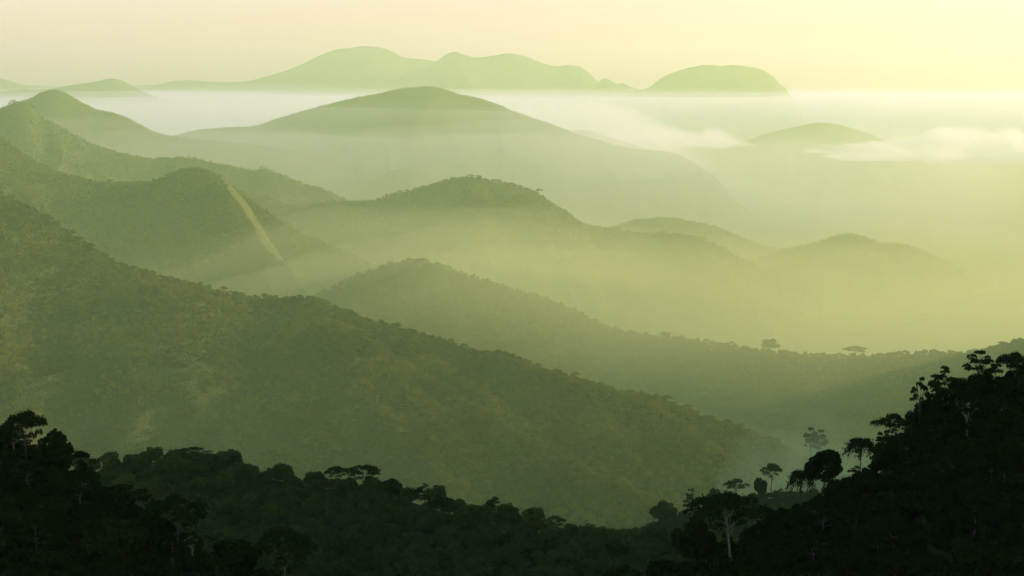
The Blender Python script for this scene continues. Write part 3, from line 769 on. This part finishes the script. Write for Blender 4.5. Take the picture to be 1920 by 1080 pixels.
def forest(hill, label, ng, nk, spacing, t0, t1, s0, s1, seed, name='forest', px0=-60, px1=1980, sink=.15, gap=0.0, href=12.0):
    h = HILLS[hill]; r = np.random.default_rng(seed)
    kk = KS if name == 'forest' else h.ns
    spacing, t0, t1, s0, s1 = spacing * kk, t0 * kk, t1 * kk, s0 * kk, s1 * kk
    a0 = max(px0, h.px[0]); a1 = min(px1, h.px[-1])
    width = abs(h.at(a1, 0)[0] - h.at(a0, 0)[0])
    n = int(width * (t1 - t0) / spacing ** 2)
    q = r.uniform(a0, a1, n); t = r.uniform(t0, t1, n)
    p = h.at(q, t)
    u, v = project(p[:, :3])
    ok = (u > -620) & (u < 2650) & (v < 1300) & (p[:, 3] < .42 + .16 * r.uniform(0, 1, n)) & (p[:, 2] > 30)
    if gap:
        ok &= fbm(p[:, 0] / 70., p[:, 1] / 70., seed, 3) > -gap * 1.0
    p = p[ok, :3]; n = len(p)
    s = (s0 + (s1 - s0) * r.uniform(0, 1, n) ** 3.0) * (1 + .25 * fbm(p[:, 0] / 45., p[:, 1] / 45., seed + 1, 3))
    p = p - np.stack([0 * s, 0 * s, s * href * sink], -1)
    me = bpy.data.meshes.new(name); me.vertices.add(n); me.vertices.foreach_set('co', p.astype(np.float32).ravel())
    a = me.attributes.new('rot', 'FLOAT_VECTOR', 'POINT')
    a.data.foreach_set('vector', np.stack([r.normal(size=n) * .06, r.normal(size=n) * .06, r.uniform(0, 6.28, n)], -1).astype(np.float32).ravel())
    a = me.attributes.new('scl', 'FLOAT_VECTOR', 'POINT')
    a.data.foreach_set('vector', np.stack([s, s, s * r.uniform(.8, 1.15, n)], -1).astype(np.float32).ravel())
    a = me.attributes.new('idx', 'INT', 'POINT'); a.data.foreach_set('value', r.integers(0, nk, n).astype(np.int32))
    o = bpy.data.objects.new(name, me); COL.objects.link(o)
    md = o.modifiers.new('scatter', 'NODES'); md.node_group = ng
    tag(o, label, kind='stuff')
    return n


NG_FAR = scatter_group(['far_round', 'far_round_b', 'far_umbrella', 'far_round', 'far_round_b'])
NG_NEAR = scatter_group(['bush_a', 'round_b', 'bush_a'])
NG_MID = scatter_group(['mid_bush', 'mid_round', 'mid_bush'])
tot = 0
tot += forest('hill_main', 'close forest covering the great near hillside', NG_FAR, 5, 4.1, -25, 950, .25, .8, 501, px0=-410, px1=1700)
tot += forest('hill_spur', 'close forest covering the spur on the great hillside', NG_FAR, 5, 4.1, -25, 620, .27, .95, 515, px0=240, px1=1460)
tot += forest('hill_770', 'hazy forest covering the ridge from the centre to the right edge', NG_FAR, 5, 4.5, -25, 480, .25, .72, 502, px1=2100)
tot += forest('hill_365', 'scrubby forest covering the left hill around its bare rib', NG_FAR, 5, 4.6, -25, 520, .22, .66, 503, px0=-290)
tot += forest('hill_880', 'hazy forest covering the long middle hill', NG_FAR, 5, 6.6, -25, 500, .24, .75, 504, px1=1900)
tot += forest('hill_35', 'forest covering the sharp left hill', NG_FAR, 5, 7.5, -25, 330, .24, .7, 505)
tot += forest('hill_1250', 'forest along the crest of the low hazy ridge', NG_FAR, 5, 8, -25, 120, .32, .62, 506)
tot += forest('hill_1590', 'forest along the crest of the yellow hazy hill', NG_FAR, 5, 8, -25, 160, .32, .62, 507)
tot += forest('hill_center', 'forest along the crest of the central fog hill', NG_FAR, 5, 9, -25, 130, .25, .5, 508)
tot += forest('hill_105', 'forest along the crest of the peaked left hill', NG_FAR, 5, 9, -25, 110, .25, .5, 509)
for hk, lb, px0, px1, t1, sp, sd in (('slope_right', 'dark undergrowth filling the right foreground slope', 900, 2700, 90, 3.2, 511),
                                     ('slope_left', 'dark undergrowth filling the left foreground slope', -700, 880, 85, 3.2, 512),
                                     ('ridge_mid', 'dark undergrowth filling the middle ridge', -190, 1400, 120, 4.2, 513),
                                     ('ridge_far', 'dark undergrowth filling the low spur', 1000, 1780, 60, 4.2, 514)):
    tot += forest(hk, lb, NG_NEAR if hk.startswith('slope') else NG_MID, 3, sp, -10, t1, .5, .95, sd, name='undergrowth', px0=px0, px1=px1, href=9)
print('forest instances', tot)

# the tiny white hut on the great hillside -----------------------------------------
h = HILLS['hill_main']
q = 693.0
for _ in range(10):
    pp = h.at(q, 4); q += 693 - project(pp[:3])[0]
hut = bpy.data.objects.new('hut', None); COL.objects.link(hut); hut.location = Vector(pp[:3]) + Vector((0, 0, 4.0))
tag(hut, 'tiny white hut with a steep roof among trees on the great hillside crest', 'hut')
wv = [(-1.6, -1.6, -6), (1.6, -1.6, -6), (1.6, 1.6, -6), (-1.6, 1.6, -6), (-1.6, -1.6, 2.6), (1.6, -1.6, 2.6), (1.6, 1.6, 2.6), (-1.6, 1.6, 2.6)]
mesh_obj('wall', wv, [(0, 1, 5, 4), (1, 2, 6, 5), (2, 3, 7, 6), (3, 0, 4, 7)], M_WHITE, hut)
rv = [(-1.9, -1.9, 2.55), (1.9, -1.9, 2.55), (1.9, 1.9, 2.55), (-1.9, 1.9, 2.55), (-.15, -.15, 6.4), (.15, -.15, 6.4), (.15, .15, 6.4), (-.15, .15, 6.4)]
mesh_obj('roof', rv, [(0, 1, 5, 4), (1, 2, 6, 5), (2, 3, 7, 6), (3, 0, 4, 7), (4, 5, 6, 7), (3, 2, 1, 0)], M_WHITE, hut)

# ------------------------------------------------------------------ light, sky, camera
sun = bpy.data.lights.new('sun', 'SUN'); sun.energy = SUN_E; sun.angle = R(.53); sun.color = SUN_C
so = bpy.data.objects.new('sun', sun); COL.objects.link(so)
az, el = R(SUN_AZ), R(SUN_EL)
sd = Vector((math.sin(az) * math.cos(el), math.cos(az) * math.cos(el), math.sin(el)))     # towards the sun
so.rotation_euler = (-sd).to_track_quat('-Z', 'Y').to_euler(); so.location = (3000, 1500, 2500)

w = bpy.data.worlds.new('World'); scene.world = w; w.use_nodes = True
nt = w.node_tree
bg = nt.nodes['Background']; bg.inputs['Strength'].default_value = SKY_S
sk = nt.nodes.new('ShaderNodeTexSky'); sk.sky_type = 'NISHITA'; sk.sun_disc = False
sk.sun_elevation = el; sk.sun_rotation = az
sk.altitude = 500; sk.air_density = 1.0; sk.dust_density = 1.8; sk.ozone_density = 1.0
mx = nt.nodes.new('ShaderNodeMix'); mx.data_type = 'RGBA'; mx.blend_type = 'MULTIPLY'
mx.inputs['Factor'].default_value = 1
tcw = nt.nodes.new('ShaderNodeTexCoord'); sx = nt.nodes.new('ShaderNodeSeparateXYZ'); rp = nt.nodes.new('ShaderNodeValToRGB')
nt.links.new(tcw.outputs['Generated'], sx.inputs[0]); nt.links.new(sx.outputs['Z'], rp.inputs['Fac'])
rp.color_ramp.elements[0].position = 0.06; rp.color_ramp.elements[0].color = (*SKY_LOW, 1)
rp.color_ramp.elements[1].position = 0.55; rp.color_ramp.elements[1].color = (*SKY_HIGH, 1)
nt.links.new(rp.outputs['Color'], mx.inputs['B'])
nt.links.new(sk.outputs[0], mx.inputs['A']); nt.links.new(mx.outputs['Result'], bg.inputs['Color'])

cam = bpy.data.cameras.new('camera'); cam.sensor_width = 36; cam.lens = F / 1920 * 36
cam.clip_start = 1; cam.clip_end = 200000
co = bpy.data.objects.new('camera', cam); COL.objects.link(co)
co.location = (0, 0, ZC); co.rotation_euler = (math.pi / 2 - PITCH, 0, 0)
scene.camera = co

scene.view_settings.view_transform = 'Standard'; scene.view_settings.look = 'None'
scene.view_settings.exposure = EXPOSURE; scene.view_settings.gamma = 1
cy = scene.cycles
cy.use_denoising = True
cy.max_bounces = 4; cy.diffuse_bounces = 2; cy.transmission_bounces = 2; cy.volume_bounces = 2; cy.glossy_bounces = 1
cy.sample_clamp_indirect = 4
